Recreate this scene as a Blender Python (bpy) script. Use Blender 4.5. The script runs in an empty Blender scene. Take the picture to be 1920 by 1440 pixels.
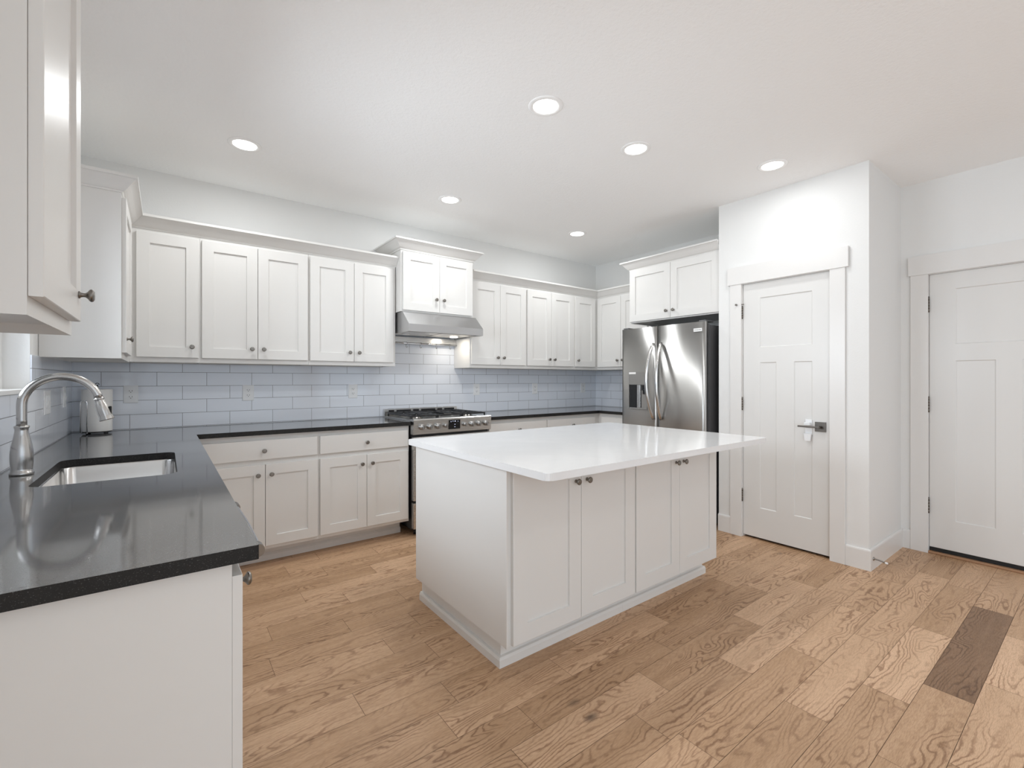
import bpy, bmesh, math, random
from mathutils import Vector, Matrix
random.seed(7)
PI = math.pi
S = bpy.context.scene
C = S.collection

# ------------------------------------------------------------------ camera, world, light, exposure
cam_d = bpy.data.cameras.new('camera')
cam = bpy.data.objects.new('camera', cam_d)
C.objects.link(cam)
cam.location = (0, 0, 1.278)
cam.rotation_euler = (PI/2, 0, -math.radians(90-52.934))
cam_d.sensor_width = 36.0
cam_d.lens = 36.0*861.47/1920
cam_d.shift_y = -(720-711.08)/1920
cam_d.clip_start = 0.05
S.camera = cam
S.view_settings.view_transform = 'Standard'
S.view_settings.look = 'None'
S.view_settings.gamma = 1
S.view_settings.use_curve_mapping = False
S.view_settings.exposure = 0.03
try:
    S.cycles.max_bounces = 14
    S.cycles.diffuse_bounces = 12
    S.cycles.glossy_bounces = 5
    S.cycles.use_denoising = True
except Exception:
    pass
W = bpy.data.worlds.new('world')
S.world = W
W.use_nodes = True
bg = W.node_tree.nodes['Background']
bg.inputs['Color'].default_value = (0.72, 0.84, 1.0, 1)
bg.inputs['Strength'].default_value = 1.0

def area(name, loc, rot, sx, sy, power, col, spread=PI):
    d = bpy.data.lights.new(name, 'AREA')
    d.shape = 'RECTANGLE'; d.size = sx; d.size_y = sy; d.energy = power; d.color = col; d.spread = spread
    o = bpy.data.objects.new(name, d); C.objects.link(o)
    o.location = loc; o.rotation_euler = rot
    return o
FILL_COL = (0.87, 0.955, 1.0)
area('fill_south', (1.1, -3.62, 1.35), (PI/2, 0, 0), 3.0, 2.1, 12, FILL_COL)  # added fill light at an unseen opening behind the camera
area('fill_south_east', (3.6, -3.62, 1.45), (PI/2, 0, 0), 1.2, 1.4, 4, FILL_COL)  # second added fill, at the smaller unseen opening
area('daylight_sink_window', (-0.70, 2.29, 1.66), (0, -PI/2, 0), 0.84, 1.3, 30, (0.84, 0.92, 1.0), math.radians(150))
area('fill_west', (-.60, -1.75, 1.35), (0, -PI/2, 0), 2.1, 2.4, 48, FILL_COL)  # added to brighten the island end panel and ceiling, out of view
CAN_POWER = 6.8
CAN_COL = (0.97, 0.995, 1.0)

# ------------------------------------------------------------------ materials
def mat(name, col=(.8, .8, .8), rough=.5, metal=0.0, **k):
    m = bpy.data.materials.new(name); m.use_nodes = True
    b = m.node_tree.nodes['Principled BSDF']
    b.inputs['Base Color'].default_value = (*col, 1)
    b.inputs['Roughness'].default_value = rough
    b.inputs['Metallic'].default_value = metal
    for kk, v in k.items():
        b.inputs[kk].default_value = v
    return m
def nodes(m):
    nt = m.node_tree
    def N(t, **kw):
        n = nt.nodes.new(t)
        for a, v in kw.items():
            if a.startswith('i_'):
                key = a[2:].replace('_', ' ')
                n.inputs[int(key) if key.isdigit() else key].default_value = v
            else: setattr(n, a, v)
        return n
    return nt, N, nt.links.new, nt.nodes['Principled BSDF']
def bump(m, scale, strength, dist=0.002, detail=2.0, stretch=None):
    nt, N, L, b = nodes(m)
    tc = N('ShaderNodeTexCoord'); mp = N('ShaderNodeMapping')
    if stretch: mp.inputs['Scale'].default_value = stretch
    n = N('ShaderNodeTexNoise', i_Scale=scale, i_Detail=detail)
    bp = N('ShaderNodeBump', i_Strength=strength, i_Distance=dist)
    L(tc.outputs['Object'], mp.inputs[0]); L(mp.outputs[0], n.inputs['Vector'])
    L(n.outputs[0], bp.inputs['Height']); L(bp.outputs[0], b.inputs['Normal'])
    return m

wall_m = bump(mat('wall paint', (.77, .77, .76), .62), 95, .22, .0025)
ceil_m = bump(mat('ceiling paint', (.93, .935, .935), .85), 60, .45, .004)
cab_m = bump(mat('cabinet paint', (.725, .715, .695), .33), 14, .05, .001, stretch=(6, 6, .6))
cabin_m = mat('cabinet inside paint', (.55, .52, .48), .5)
door_m = bump(mat('door paint', (.72, .713, .697), .30), 20, .03, .001)
ring_m = mat('fixture white', (.92, .92, .915), .35)
trim_m = mat('trim paint', (.745, .735, .72), .28)
sill_m = mat('sill paint', (.82, .82, .81), .35)
plastic_m = mat('white plastic', (.80, .81, .82), .28)
slot_m = mat('slot dark', (.03, .03, .03), .5)
black_m = mat('black enamel', (.012, .012, .013), .3)
iron_m = bump(mat('cast iron', (.010, .010, .011), .42), 300, .1, .0003)
rubber_m = mat('dark rubber', (.01, .01, .01), .7)
grey_m = mat('grey painted steel', (.13, .13, .135), .42, .3)
nickel_m = mat('satin nickel', (.36, .345, .325), .26, 1.0)
knobst_m = mat('range knob steel', (.42, .41, .40), .3, 1.0)
knob_m = mat('pewter', (.24, .225, .205), .30, 1.0)
darknickel_m = mat('dark nickel', (.17, .155, .14), .34, 1.0)
handle_m = mat('handle steel', (.62, .61, .60), .20, 1.0)
chrome_m = mat('chrome', (.75, .75, .76), .1, 1.0)
paper_m = bump(mat('paper', (.82, .81, .79), .9), 200, .3, .001)
glass_m = mat('window glass', (1, 1, 1), .0, 0)
nt, N, L, b = nodes(glass_m)
tr_ = N('ShaderNodeBsdfTransparent'); gl_ = N('ShaderNodeBsdfGlossy', i_Roughness=0.0); fr_ = N('ShaderNodeFresnel', i_IOR=1.5); mx_ = N('ShaderNodeMixShader')
L(fr_.outputs[0], mx_.inputs[0]); L(tr_.outputs[0], mx_.inputs[1]); L(gl_.outputs[0], mx_.inputs[2]); L(mx_.outputs[0], nt.nodes['Material Output'].inputs[0])
display_m = mat('display glass', (.004, .004, .006), .06)
tape_m = mat('paper tag', (.85, .85, .84), .6)

def emis(name, col, s):
    m = mat(name, (.8, .8, .8), .4)
    b = m.node_tree.nodes['Principled BSDF']
    b.inputs['Emission Color'].default_value = (*col, 1); b.inputs['Emission Strength'].default_value = s
    return m
lens_m = emis('lamp lens', (1, .98, .95), 9)
hoodlens_m = emis('hood lamp lens', (1, .93, .8), 8)
icon_m = emis('display icon', (.5, .6, 1.0), .8)

def steel(name, base, rough, axis='x', aniso=.6):
    m = mat(name, base, rough, 1.0)
    nt, N, L, b = nodes(m)
    tc = N('ShaderNodeTexCoord'); mp = N('ShaderNodeMapping')
    mp.inputs['Scale'].default_value = {'x': (1.5, 500, 500), 'y': (500, 1.5, 500), 'z': (500, 500, 1.5)}[axis]
    n = N('ShaderNodeTexNoise', i_Scale=1.0, i_Detail=3.0)
    r = N('ShaderNodeMapRange'); r.inputs[3].default_value = rough*.8; r.inputs[4].default_value = rough*1.25
    bp = N('ShaderNodeBump', i_Strength=.05, i_Distance=.0005)
    L(tc.outputs['Object'], mp.inputs[0]); L(mp.outputs[0], n.inputs['Vector'])
    L(n.outputs[0], r.inputs[0]); L(r.outputs[0], b.inputs['Roughness'])
    L(n.outputs[0], bp.inputs['Height']); L(bp.outputs[0], b.inputs['Normal'])
    return m
steel_m = steel('brushed stainless', (.60, .595, .585), .27, 'x')
fridge_m = steel('fridge stainless', (.45, .445, .435), .33, 'z')
hood_m = steel('hood stainless', (.50, .50, .505), .30, 'x')
faucet_m = steel('faucet nickel', (.50, .485, .47), .22, 'z')
for m_, ro in ((fridge_m, .25),):
    nt, N, L, b = nodes(m_)
    tg_ = N('ShaderNodeTangent', direction_type='RADIAL', axis='Z'); L(tg_.outputs[0], b.inputs['Tangent'])
    b.inputs['Anisotropic'].default_value = .88; b.inputs['Anisotropic Rotation'].default_value = 0.25
sink_m = steel('sink stainless', (.62, .61, .60), .22, 'y')

def tile_material():
    m = mat('subway tile', (.7, .7, .7), .07)
    nt, N, L, b = nodes(m)
    uv = N('ShaderNodeUVMap')
    br = N('ShaderNodeTexBrick', offset=.5, offset_frequency=2, squash=1.0)
    br.inputs['Color1'].default_value = (.74, .775, .84, 1); br.inputs['Color2'].default_value = (.765, .80, .86, 1)
    br.inputs['Mortar'].default_value = (.17, .17, .175, 1)
    br.inputs['Scale'].default_value = 1.0
    br.inputs['Mortar Size'].default_value = .0013
    br.inputs['Mortar Smooth'].default_value = .1
    br.inputs['Brick Width'].default_value = .2935
    br.inputs['Row Height'].default_value = .0973
    L(uv.outputs[0], br.inputs['Vector']); L(br.outputs['Color'], b.inputs['Base Color'])
    # bevel of tile edges + faint waviness
    inv = N('ShaderNodeMath', operation='SUBTRACT'); inv.inputs[0].default_value = 1.0
    L(br.outputs['Fac'], inv.inputs[1])
    ns = N('ShaderNodeTexNoise', i_Scale=9.0, i_Detail=1.0); L(uv.outputs[0], ns.inputs['Vector'])
    ad = N('ShaderNodeMath', operation='MULTIPLY_ADD'); ad.inputs[1].default_value = .25
    L(ns.outputs[0], ad.inputs[0]); L(inv.outputs[0], ad.inputs[2])
    bp = N('ShaderNodeBump', i_Strength=.35, i_Distance=.001); L(ad.outputs[0], bp.inputs['Height'])
    L(bp.outputs[0], b.inputs['Normal'])
    mr = N('ShaderNodeMapRange'); mr.inputs[3].default_value = .07; mr.inputs[4].default_value = .6
    L(br.outputs['Fac'], mr.inputs[0]); L(mr.outputs[0], b.inputs['Roughness'])
    return m
tile_m = tile_material()

def quartz(name, base, vary, rough, speck=0.0):
    m = mat(name, base, rough)
    nt, N, L, b = nodes(m)
    tc = N('ShaderNodeTexCoord')
    n1 = N('ShaderNodeTexNoise', i_Scale=3.0, i_Detail=8.0, i_Roughness=.65, i_Distortion=.8)
    n2 = N('ShaderNodeTexNoise', i_Scale=420.0, i_Detail=1.0)
    L(tc.outputs['Object'], n1.inputs['Vector']); L(tc.outputs['Object'], n2.inputs['Vector'])
    r1 = N('ShaderNodeValToRGB'); r1.color_ramp.elements[0].position = .35; r1.color_ramp.elements[1].position = .62
    r1.color_ramp.elements[0].color = (*vary, 1); r1.color_ramp.elements[1].color = (*base, 1)
    r2 = N('ShaderNodeValToRGB'); r2.color_ramp.elements[0].position = .62; r2.color_ramp.elements[1].position = .80
    r2.color_ramp.elements[0].color = (0, 0, 0, 1); r2.color_ramp.elements[1].color = (speck, speck, speck, 1)
    L(n1.outputs[0], r1.inputs[0]); L(n2.outputs[0], r2.inputs[0])
    a = N('ShaderNodeMix', data_type='RGBA', blend_type='ADD'); a.inputs[0].default_value = 1
    L(r1.outputs[0], a.inputs[6]); L(r2.outputs[0], a.inputs[7]); L(a.outputs[2], b.inputs['Base Color'])
    return m
dark_m = quartz('charcoal quartz', (.125, .125, .127), (.10, .10, .102), .075, .07)  # base raised to put some of the top's bright reflection into its colour
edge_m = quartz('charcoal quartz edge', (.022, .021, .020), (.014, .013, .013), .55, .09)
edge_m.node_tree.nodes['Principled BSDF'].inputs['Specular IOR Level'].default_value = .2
dark_m.node_tree.nodes['Principled BSDF'].inputs['IOR'].default_value = 2.0
white_q = quartz('white quartz', (.80, .80, .80), (.765, .765, .77), .12)

def wood():
    m = mat('oak planks', (.4, .25, .15), .42)
    nt, N, L, b = nodes(m)
    uv = N('ShaderNodeUVMap'); at = N('ShaderNodeAttribute', attribute_name='plank')
    sep = N('ShaderNodeSeparateColor'); L(at.outputs['Color'], sep.inputs[0])
    def M(op, a, bb=None, c=None):
        n = N('ShaderNodeMath', operation=op)
        for i, v in enumerate((a, bb, c)):
            if v is None: continue
            if isinstance(v, (int, float)): n.inputs[i].default_value = v
            else: L(v, n.inputs[i])
        return n.outputs[0]
    su = N('ShaderNodeSeparateXYZ'); L(uv.outputs[0], su.inputs[0])
    def vec(x, y, z):
        c = N('ShaderNodeCombineXYZ')
        for i, v in enumerate((x, y, z)):
            if isinstance(v, (int, float)): c.inputs[i].default_value = v
            else: L(v, c.inputs[i])
        return c.outputs[0]
    R, G, B = sep.outputs[0], sep.outputs[1], sep.outputs[2]
    # cathedral figure: contour lines of a stretched height field
    big = N('ShaderNodeTexNoise', i_Scale=1.0, i_Detail=2.5, i_Roughness=.45, i_Distortion=.5)
    L(vec(M('MULTIPLY', su.outputs[0], 1.7), M('MULTIPLY', su.outputs[1], 6.5), M('MULTIPLY', G, 40.0)), big.inputs['Vector'])
    # wobble
    wob = N('ShaderNodeTexNoise', i_Scale=1.0, i_Detail=2.0)
    L(vec(M('MULTIPLY', su.outputs[0], 30.0), M('MULTIPLY', su.outputs[1], 60.0), M('MULTIPLY', G, 13.0)), wob.inputs['Vector'])
    h = M('ADD', M('ADD', M('MULTIPLY', big.outputs[0], 17.0), M('MULTIPLY', su.outputs[1], 42.0)), M('MULTIPLY', wob.outputs[0], .75))
    fr = M('FRACT', h)
    tri = M('ABSOLUTE', M('SUBTRACT', fr, .5))            # 0 at line centre
    line = N('ShaderNodeMapRange'); line.inputs[1].default_value = .03; line.inputs[2].default_value = .24
    line.inputs[3].default_value = 1; line.inputs[4].default_value = 0
    L(tri, line.inputs[0])
    # fine pores
    por = N('ShaderNodeTexNoise', i_Scale=1.0, i_Detail=2.0, i_Roughness=.6)
    L(vec(M('MULTIPLY', su.outputs[0], 45.0), M('MULTIPLY', su.outputs[1], 480.0), G), por.inputs['Vector'])
    pr = N('ShaderNodeMapRange'); pr.inputs[1].default_value = .40; pr.inputs[2].default_value = .68
    L(por.outputs[0], pr.inputs[0])
    # soft streaks
    st = N('ShaderNodeTexNoise', i_Scale=1.0, i_Detail=3.0)
    L(vec(M('MULTIPLY', su.outputs[0], 1.8), M('MULTIPLY', su.outputs[1], 26.0), M('MULTIPLY', G, 9.0)), st.inputs['Vector'])
    sr = N('ShaderNodeMapRange'); sr.inputs[1].default_value = .3; sr.inputs[2].default_value = .7
    L(st.outputs[0], sr.inputs[0])
    # amount of figure changes over the plank
    am = N('ShaderNodeTexNoise', i_Scale=1.0, i_Detail=1.0)
    L(vec(M('MULTIPLY', su.outputs[0], 2.2), M('MULTIPLY', su.outputs[1], 9.0), M('MULTIPLY', B, 31.0)), am.inputs['Vector'])
    ar = N('ShaderNodeMapRange'); ar.inputs[1].default_value = .38; ar.inputs[2].default_value = .62
    ar.inputs[3].default_value = .15; ar.inputs[4].default_value = .85
    L(am.outputs[0], ar.inputs[0])
    base = N('ShaderNodeMix', data_type='RGBA')
    base.inputs[6].default_value = (.46, .285, .160, 1); base.inputs[7].default_value = (.74, .50, .325, 1)
    L(M('SUBTRACT', M('ADD', M('MULTIPLY', R, .95), M('MULTIPLY', sr.outputs[0], .35)), .12), base.inputs[0])
    d1 = N('ShaderNodeMix', data_type='RGBA', blend_type='MULTIPLY')
    L(M('MULTIPLY', M('MULTIPLY', line.outputs[0], ar.outputs[0]), .95), d1.inputs[0])
    L(base.outputs[2], d1.inputs[6]); d1.inputs[7].default_value = (.42, .32, .24, 1)
    d2 = N('ShaderNodeMix', data_type='RGBA', blend_type='MULTIPLY')
    L(M('MULTIPLY', pr.outputs[0], .55), d2.inputs[0]); L(d1.outputs[2], d2.inputs[6]); d2.inputs[7].default_value = (.60, .52, .46, 1)
    # plank flagged dark through the blue channel
    d3 = N('ShaderNodeMix', data_type='RGBA', blend_type='MULTIPLY')
    L(M('GREATER_THAN', B, .97), d3.inputs[0]); L(d2.outputs[2], d3.inputs[6]); d3.inputs[7].default_value = (.50, .46, .43, 1)
    # knots
    vo = N('ShaderNodeTexVoronoi', i_Scale=1.0); vo.feature = 'F1'
    L(vec(M('MULTIPLY', su.outputs[0], 1.7), M('MULTIPLY', su.outputs[1], 3.2), M('MULTIPLY', G, 50.0)), vo.inputs['Vector'])
    kr = N('ShaderNodeMapRange'); kr.inputs[1].default_value = .03; kr.inputs[2].default_value = .085
    kr.inputs[3].default_value = .85; kr.inputs[4].default_value = 0
    L(vo.outputs['Distance'], kr.inputs[0])
    d4 = N('ShaderNodeMix', data_type='RGBA'); L(kr.outputs[0], d4.inputs[0]); L(d3.outputs[2], d4.inputs[6])
    d4.inputs[7].default_value = (.05, .03, .02, 1)
    L(d4.outputs[2], b.inputs['Base Color'])
    rr = N('ShaderNodeMapRange'); rr.inputs[3].default_value = .36; rr.inputs[4].default_value = .52
    L(por.outputs[0], rr.inputs[0]); L(rr.outputs[0], b.inputs['Roughness'])
    bp = N('ShaderNodeBump', i_Strength=.25, i_Distance=.0008)
    L(M('SUBTRACT', 1.0, M('ADD', M('MULTIPLY', line.outputs[0], .5), pr.outputs[0])), bp.inputs['Height'])
    L(bp.outputs[0], b.inputs['Normal'])
    return m
wood_m = wood()
wood_plain = mat('threshold wood', (.36, .20, .11), .45)
gap_m = mat('plank gap', (.10, .06, .035), .8)

# ------------------------------------------------------------------ mesh helpers
def box(bm, x0, x1, y0, y1, z0, z1, bev=0.0):
    v = [bm.verts.new(p) for p in ((x0, y0, z0), (x1, y0, z0), (x1, y1, z0), (x0, y1, z0), (x0, y0, z1), (x1, y0, z1), (x1, y1, z1), (x0, y1, z1))]
    f = [bm.faces.new([v[i] for i in q]) for q in ((3, 2, 1, 0), (4, 5, 6, 7), (0, 1, 5, 4), (1, 2, 6, 5), (2, 3, 7, 6), (3, 0, 4, 7))]
    if bev:
        es = list({e for q in f for e in q.edges})
        bmesh.ops.bevel(bm, geom=es, offset=bev, segments=2, affect='EDGES', profile=.5)
    return bm
def B(*a): return box(bmesh.new(), *a)
def cyl(bm, p0, p1, r0, r1=None, n=20, cap=True):
    r1 = r0 if r1 is None else r1
    p0, p1 = Vector(p0), Vector(p1); d = (p1-p0).normalized()
    a = d.orthogonal().normalized(); c = d.cross(a)
    ra = [bm.verts.new(p0+(a*math.cos(t)+c*math.sin(t))*r0) for t in (2*PI*i/n for i in range(n))]
    rb = [bm.verts.new(p1+(a*math.cos(t)+c*math.sin(t))*r1) for t in (2*PI*i/n for i in range(n))]
    for i in range(n):
        f = bm.faces.new((ra[i], ra[(i+1) % n], rb[(i+1) % n], rb[i])); f.smooth = True
    if cap:
        bm.faces.new(ra[::-1]); bm.faces.new(rb)
    return bm
def lathe(bm, prof, origin=(0, 0, 0), axis=(0, 0, 1), n=24, flute=None):
    """prof: (r, h) along axis"""
    o = Vector(origin); d = Vector(axis).normalized(); a = d.orthogonal().normalized(); c = d.cross(a)
    rings = []
    for r, h in prof:
        ring = []
        for i in range(n):
            t = 2*PI*i/n
            rr = r*(flute(t, h) if flute else 1)
            ring.append(bm.verts.new(o+d*h+(a*math.cos(t)+c*math.sin(t))*max(rr, 1e-5)))
        rings.append(ring)
    for q in range(len(rings)-1):
        for i in range(n):
            f = bm.faces.new((rings[q][i], rings[q][(i+1) % n], rings[q+1][(i+1) % n], rings[q+1][i])); f.smooth = True
    bm.faces.new(rings[0][::-1]); bm.faces.new(rings[-1])
    return bm
def tube(bm, pts, r, n=14, rad=None, flat=None):
    pts = [Vector(p) for p in pts]
    rings = []; up = None
    for i, p in enumerate(pts):
        d = (pts[min(i+1, len(pts)-1)]-pts[max(i-1, 0)]).normalized()
        if up is None: up = d.orthogonal().normalized() if flat is None else Vector(flat)
        up = (up-d*up.dot(d)).normalized(); s = d.cross(up)
        rr = rad[i] if rad else r
        ra, rb = (rr, rr) if not isinstance(rr, tuple) else rr
        rings.append([bm.verts.new(p+up*math.cos(2*PI*k/n)*ra+s*math.sin(2*PI*k/n)*rb) for k in range(n)])
    for q in range(len(rings)-1):
        for k in range(n):
            f = bm.faces.new((rings[q][k], rings[q][(k+1) % n], rings[q+1][(k+1) % n], rings[q+1][k])); f.smooth = True
    bm.faces.new(rings[0][::-1]); bm.faces.new(rings[-1])
    return bm
def prism(bm, pts, axis, a, b):
    """polygon pts in the plane across axis, extruded from a to b"""
    def P(u, v, w): return {'x': (w, u, v), 'y': (u, w, v), 'z': (u, v, w)}[axis]
    r0 = [bm.verts.new(P(u, v, a)) for u, v in pts]; r1 = [bm.verts.new(P(u, v, b)) for u, v in pts]
    n = len(pts)
    for i in range(n): bm.faces.new((r0[i], r0[(i+1) % n], r1[(i+1) % n], r1[i]))
    bm.faces.new(r0[::-1]); bm.faces.new(r1)
    return bm
def fillet(pts, rs, n=6):
    out = []
    N = len(pts)
    for i in range(N):
        r = rs[i] if isinstance(rs, (list, tuple)) else rs
        p = Vector(pts[i])
        if r <= 0: out.append(tuple(p)); continue
        a = (Vector(pts[i-1])-p).normalized(); b = (Vector(pts[(i+1) % N])-p).normalized()
        ang = a.angle(b); t = r/math.tan(ang/2)
        c = p+(a+b).normalized()*(r/math.sin(ang/2))
        s = p+a*t-c; e = p+b*t-c
        sa = math.atan2(s.y, s.x); ea = math.atan2(e.y, e.x)
        d = (ea-sa+PI) % (2*PI)-PI
        for k in range(n+1):
            th = sa+d*k/n; out.append((c.x+r*math.cos(th), c.y+r*math.sin(th)))
    return out
def slab(w, h, t, recs=(), depth=.008, slope=.003, ch=.0018):
    """panelled leaf: x 0..w, z 0..h, back y=0, front y=-t"""
    bm = bmesh.new()
    xs = sorted({ch, w-ch, *[r[0] for r in recs], *[r[1] for r in recs]})
    zs = sorted({ch, h-ch, *[r[2] for r in recs], *[r[3] for r in recs]})
    V = {}
    def v(x, y, z):
        k = (round(x, 5), round(y, 5), round(z, 5))
        if k not in V: V[k] = bm.verts.new(k)
        return V[k]
    for i in range(len(xs)-1):
        for j in range(len(zs)-1):
            cx, cz = (xs[i]+xs[i+1])/2, (zs[j]+zs[j+1])/2
            if any(r[0] < cx < r[1] and r[2] < cz < r[3] for r in recs): continue
            bm.faces.new((v(xs[i], -t, zs[j]), v(xs[i+1], -t, zs[j]), v(xs[i+1], -t, zs[j+1]), v(xs[i], -t, zs[j+1])))
    for x0, x1, z0, z1 in recs:
        bx = [x for x in xs if x0 <= x <= x1]; bz = [z for z in zs if z0 <= z <= z1]
        ring = [(x, z0) for x in bx]+[(x1, z) for z in bz[1:]]+[(x, z1) for x in bx[::-1][1:]]+[(x0, z) for z in bz[::-1][1:-1]]
        cx, cz = (x0+x1)/2, (z0+z1)/2
        def inn(x, z):
            return (min(max(x, x0+slope), x1-slope), -t+depth, min(max(z, z0+slope), z1-slope))
        for a in range(len(ring)):
            p, q = ring[a], ring[(a+1) % len(ring)]
            ip, iq = inn(*p), inn(*q)
            vs = [v(p[0], -t, p[1]), v(q[0], -t, q[1]), v(*iq), v(*ip)]
            vs2 = []
            for vv in vs:
                if vv not in vs2: vs2.append(vv)
            if len(vs2) >= 3:
                try: bm.faces.new(vs2)
                except ValueError: pass
        lst = []
        for p in ring:
            vv = v(*inn(*p))
            if vv not in lst: lst.append(vv)
        bm.faces.new(lst)
    # chamfer + sides + back
    def loop(y, e):
        l = []
        X = [e if x == ch else (w-e if x == w-ch else x) for x in xs]; Z = [e if z == ch else (h-e if z == h-ch else z) for z in zs]
        l += [v(x, y, Z[0]) for x in X]; l += [v(X[-1], y, z) for z in Z[1:]]
        l += [v(x, y, Z[-1]) for x in X[::-1][1:]]; l += [v(X[0], y, z) for z in Z[::-1][1:-1]]
        return l
    l0, l1, l2 = loop(-t, ch), loop(-t+ch, 0), loop(0, 0)
    n = len(l0)
    for a, b_ in ((l0, l1), (l1, l2)):
        for i in range(n): bm.faces.new((a[i], b_[i], b_[(i+1) % n], a[(i+1) % n]))
    bm.faces.new(l2[::-1])
    bmesh.ops.recalc_face_normals(bm, faces=bm.faces)
    return bm
def mould(bm, path, prof, closed=False):
    """profile (out, z) swept along a plan path with mitred corners; out = right-hand side of the path"""
    P = [Vector(p) for p in path]; n = len(P); rings = []
    for i in range(n):
        d0 = (P[i]-P[i-1]).normalized() if (i or closed) else None
        d1 = (P[(i+1) % n]-P[i]).normalized() if (i < n-1 or closed) else None
        n0 = Vector((d0.y, -d0.x)) if d0 else None; n1 = Vector((d1.y, -d1.x)) if d1 else None
        if n0 is None: m = n1
        elif n1 is None: m = n0
        else: m = (n0+n1)/(1+n0.dot(n1))
        rings.append([bm.verts.new((P[i].x+m.x*o, P[i].y+m.y*o, z)) for o, z in prof])
    k = len(prof)
    for i in range(n if closed else n-1):
        a, b_ = rings[i], rings[(i+1) % n]
        for j in range(k): bm.faces.new((a[j], a[(j+1) % k], b_[(j+1) % k], b_[j]))
    if not closed:
        bm.faces.new(rings[0]); bm.faces.new(rings[-1][::-1])
    bmesh.ops.recalc_face_normals(bm, faces=bm.faces)
    return bm

def mesh(name, bm, m):
    bmesh.ops.recalc_face_normals(bm, faces=bm.faces)
    me = bpy.data.meshes.new(name); bm.to_mesh(me); bm.free()
    for q in (m if isinstance(m, (list, tuple)) else [m]): me.materials.append(q)
    return me
def obj(name, bm, m, parent=None, world=True):
    """one mesh object; when WORLD, the bmesh is in world coordinates (for an unrotated thing)"""
    me = mesh(name, bm, m)
    o = bpy.data.objects.new(name, me); C.objects.link(o)
    if parent:
        o.parent = parent
        if world:
            off = Vector((0, 0, 0)); q = parent
            while q: off += q.location; q = q.parent
            me.transform(Matrix.Translation(-off))
    return o
def inst(name, me, parent, loc=(0, 0, 0), rot=(0, 0, 0)):
    o = bpy.data.objects.new(name, me); C.objects.link(o); o.parent = parent
    o.location = loc; o.rotation_euler = rot
    return o
def thing(name, label, cat, loc=(0, 0, 0), rz=0, group=None):
    o = bpy.data.objects.new(name, None); C.objects.link(o)
    o.empty_display_size = .05; o.location = loc; o.rotation_euler = (0, 0, rz)
    o['label'] = label; o['category'] = cat
    if group: o['group'] = group
    return o
def tag(o, label, cat, group=None):
    o['label'] = label; o['category'] = cat
    if group: o['group'] = group
    return o
def struct(name, bm, m, parent=None):
    o = obj(name, bm, m, parent)
    if parent is None: o['kind'] = 'structure'
    return o

# ------------------------------------------------------------------ dimensions of the room
LX, BY, RX, EX = -.486, 4.097, 4.455, 4.497      # left wall, back wall, wall behind fridge, wall with the far door
SY, CZ = -3.6, 2.743                             # wall behind the camera, ceiling
PX, PN, PS = 3.754, 2.055, 1.012                 # pantry face, its two ends
CT = .933                                        # counter top height
T = .14

# floor planks
PW = .1538; Y0 = .345
known = {-1: (2.755, 3.35), 0: (2.54, 3.64), 1: (2.335, 3.10), 2: (1.967, 2.765, 3.36), 3: (2.375, 3.05), 4: (2.03, 2.625, 3.22), 5: (1.65, 2.46),
         6: (1.097, 1.91), 7: (1.40, 2.113, 2.80, 3.62), 9: (.608,), 10: (1.007,), 11: (.853,), 12: (.379,), 13: (.754,), 14: (.419, 1.116),
         15: (.847,), 16: (.645,), 17: (1.118,), 18: (.85,), 19: (.649, 1.25), 20: (.879,), 21: (.727, 1.323)}
tones = {(0, 2.54): 'dark', (-1, 2.755): .95, (0, 3.64): .62, (2, 2.765): .70, (1, 2.335): .92, (3, 2.375): .75, (4, 2.03): .85, (2, 1.967): .8}
bm = bmesh.new()
uvl = bm.loops.layers.uv.new('UVMap'); cl = bm.loops.layers.color.new('plank')
g = .0007
r = math.floor((SY-Y0)/PW)
while Y0+r*PW < BY+.02:
    y0, y1 = Y0+r*PW, Y0+(r+1)*PW
    ks = list(known.get(r, (random.uniform(.3, 1.2),)))
    xs = ks[:]
    while xs[0] > LX: xs.insert(0, xs[0]-random.uniform(.55, 1.05))
    while xs[-1] < EX+.1: xs.append(xs[-1]+random.uniform(.55, 1.05))
    for a, b_ in zip(xs, xs[1:]):
        x0, x1 = max(a, LX-.02), min(b_, EX+.1)
        yy0, yy1 = max(y0, SY), min(y1, BY)
        if x1-x0 < .005 or yy1-yy0 < .005: continue
        f = bm.faces.new([bm.verts.new(p) for p in ((x0+g, yy0+g, 0), (x1-g, yy0+g, 0), (x1-g, yy1-g, 0), (x0+g, yy1-g, 0))])
        tone = tones.get((r, a), random.uniform(.15, .85))
        col = (.35, random.random(), 1.0, 1) if tone == 'dark' else (tone, random.random(), random.random()*.9, 1)
        ou, ov = random.uniform(0, 50), random.uniform(0, 50)
        for lp in f.loops:
            lp[uvl].uv = (lp.vert.co.x+ou, lp.vert.co.y+ov); lp[cl] = col
    r += 1
fl = len(bm.faces)
box(bm, LX-.02, EX+.1, SY, BY, -.06, -.0025)
for i, f in enumerate(bm.faces):
    if i >= fl: f.material_index = 1
struct('floor', bm, [wood_m, gap_m])

struct('ceiling', B(LX-T, EX+T, SY-T, BY+T, CZ, CZ+.1), ceil_m)
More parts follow.
